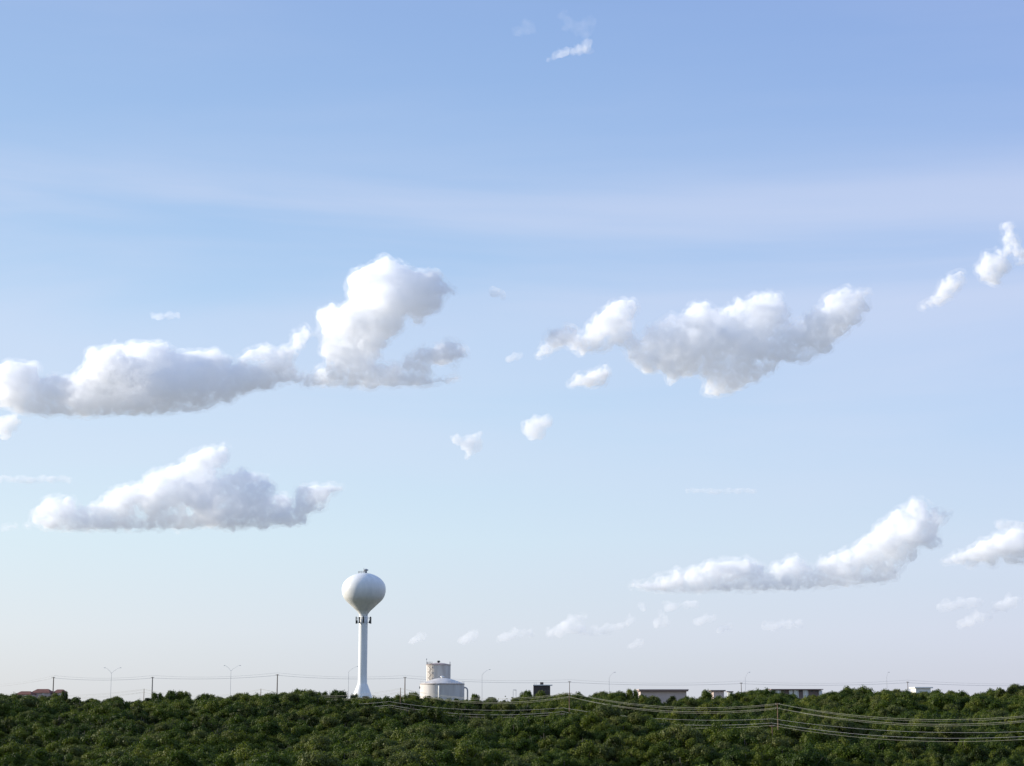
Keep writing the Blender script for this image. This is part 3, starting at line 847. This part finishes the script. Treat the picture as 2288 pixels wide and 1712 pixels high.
cloud("separate small puff under the left lobe of the broad cumulus", 9000,
 [(1298,852,15),(1322,850,20),(1345,836,16),(1340,852,15),(1350,822,8),(1280,858,9)], seed=25, vox=2.2, rough=.7)
cloud("pale puff cut by the left edge below the long bank", 9000,
 [(3,950,20),(22,940,15),(35,930,7),(30,955,9),(8,968,15)], seed=26, vox=2.2, rough=.7, dens=6, wisp=True)
cloud("cumulus at the right edge beside the climbing crown", 22500,
 [(2118,1256,10),(2145,1250,15),(2175,1242,20),(2205,1232,25),(2235,1224,28),(2265,1220,31),(2300,1222,32),(2262,1200,18),(2215,1252,16),(2260,1252,16),(2170,1262,9),(2300,1250,14)], seed=27, vox=2.4, rough=.8)
cloud("faint pinkish scrap above the cumulus at the right edge", 23000,
 [(2225,1172,8),(2240,1170,12),(2262,1174,13),(2285,1180,14)], seed=28, vox=2.4, dens=4, wisp=True, rough=.7)
cloud("tiny scrap of cloud right of the towering head", 9000,
 [(1100,646,9),(1110,654,11),(1122,660,9)], seed=29, vox=2.0, dens=5, wisp=True, rough=.6)
cloud("tiny scrap of cloud just left of the broad cumulus", 9000, [(1150,797,10),(1138,801,7),(1160,793,7)], seed=30, vox=2.0, dens=5, wisp=True, rough=.6)
cloud("crooked wisp high up near the top centre", 7000,
 [(1238,125,7),(1250,120,9),(1265,116,10),(1280,112,11),(1298,108,13),(1312,105,12),(1322,118,6),(1225,132,5)], seed=31, vox=2.0, dens=3.2, wisp=True, rough=.9)
cloud("thin veil of vapour above the crooked wisp", 7000,
 [(1260,40,16),(1275,55,18),(1290,65,14),(1310,75,14),(1325,50,14),(1180,65,20),(1155,75,16)], seed=32, vox=2.6, dens=.45, wisp=True, rough=1.3)
cloud("short flat streak above the long left bank", 9000, [(340,705,6),(358,706,8),(378,707,9),(395,705,7)], seed=33, vox=2.0, dens=5, wisp=True, rough=.6, flat=.7)
cloud("flat pale streak at the left edge under the bank", 12000, [(x, 1071+2*math.sin(x), 7) for x in range(0, 165, 11)], seed=34, vox=2.0, dens=4.5, wisp=True, rough=.6, flat=.6)
cloud("thin flat pink streak left of the low right cumulus", 16000, [(x, 1097, 5) for x in range(1535, 1690, 9)], seed=35, vox=2.0, dens=4.0, wisp=True, rough=.5, flat=.6)
LOW = [("smallest low puff right of the water tower", [(935,1426,9),(943,1420,7),(925,1431,6)]), ("second low puff right of the water tower", [(1050,1424,11),(1062,1414,8),(1035,1431,8)]),
       ("low flat puff left of the hooked low cloud", [(1130,1420,8),(1150,1416,11),(1165,1415,8),(1115,1426,7),(1185,1414,6)]),
       ("hooked low cloud over the dark flat building", [(1228,1417,10),(1250,1410,11),(1265,1398,12),(1280,1387,11),(1298,1380,9),(1288,1402,11),(1310,1414,8),(1335,1411,9),(1360,1406,9),(1382,1400,8),(1402,1392,8),(1410,1381,6)]),
       ("tiny puff below right of the hooked low cloud", [(1425,1436,9),(1416,1442,6)]), ("small double puff under the low right cumulus's left tip", [(1490,1354,8),(1505,1352,7),(1532,1350,8),(1550,1350,8)]),
       ("flat low puff under the low right cumulus", [(1562,1387,8),(1578,1382,9),(1595,1380,7)]), ("pale scrap below the flat low puff", [(1612,1404,7),(1628,1401,8)]),
       ("long faint streak low over the long pink building", [(1705,1398,7),(1725,1396,8),(1745,1395,8),(1765,1394,8),(1785,1393,7)]),
       ("faint ragged puff between hooked cloud and the low right cumulus", [(1475,1372,7),(1490,1392,8),(1470,1398,7),(1435,1356,8)]),
       ("low elongated cloud near the right edge, upper left of three", [(2100,1356,8),(2120,1352,10),(2145,1348,11),(2170,1347,11),(2190,1346,8)]),
       ("low cloud at the right edge, upper right of three", [(2225,1356,9),(2245,1352,12),(2262,1345,12),(2278,1341,10)]),
       ("low cloud near the right edge, lowest of three", [(2150,1395,9),(2168,1386,11),(2188,1380,11),(2206,1377,8)])]
for i, (lb, pf) in enumerate(LOW):
    cloud(lb, 30000, pf, seed=40+i, vox=2.0, dens=4.6, wisp=True, rough=1.0, grow=1.35)
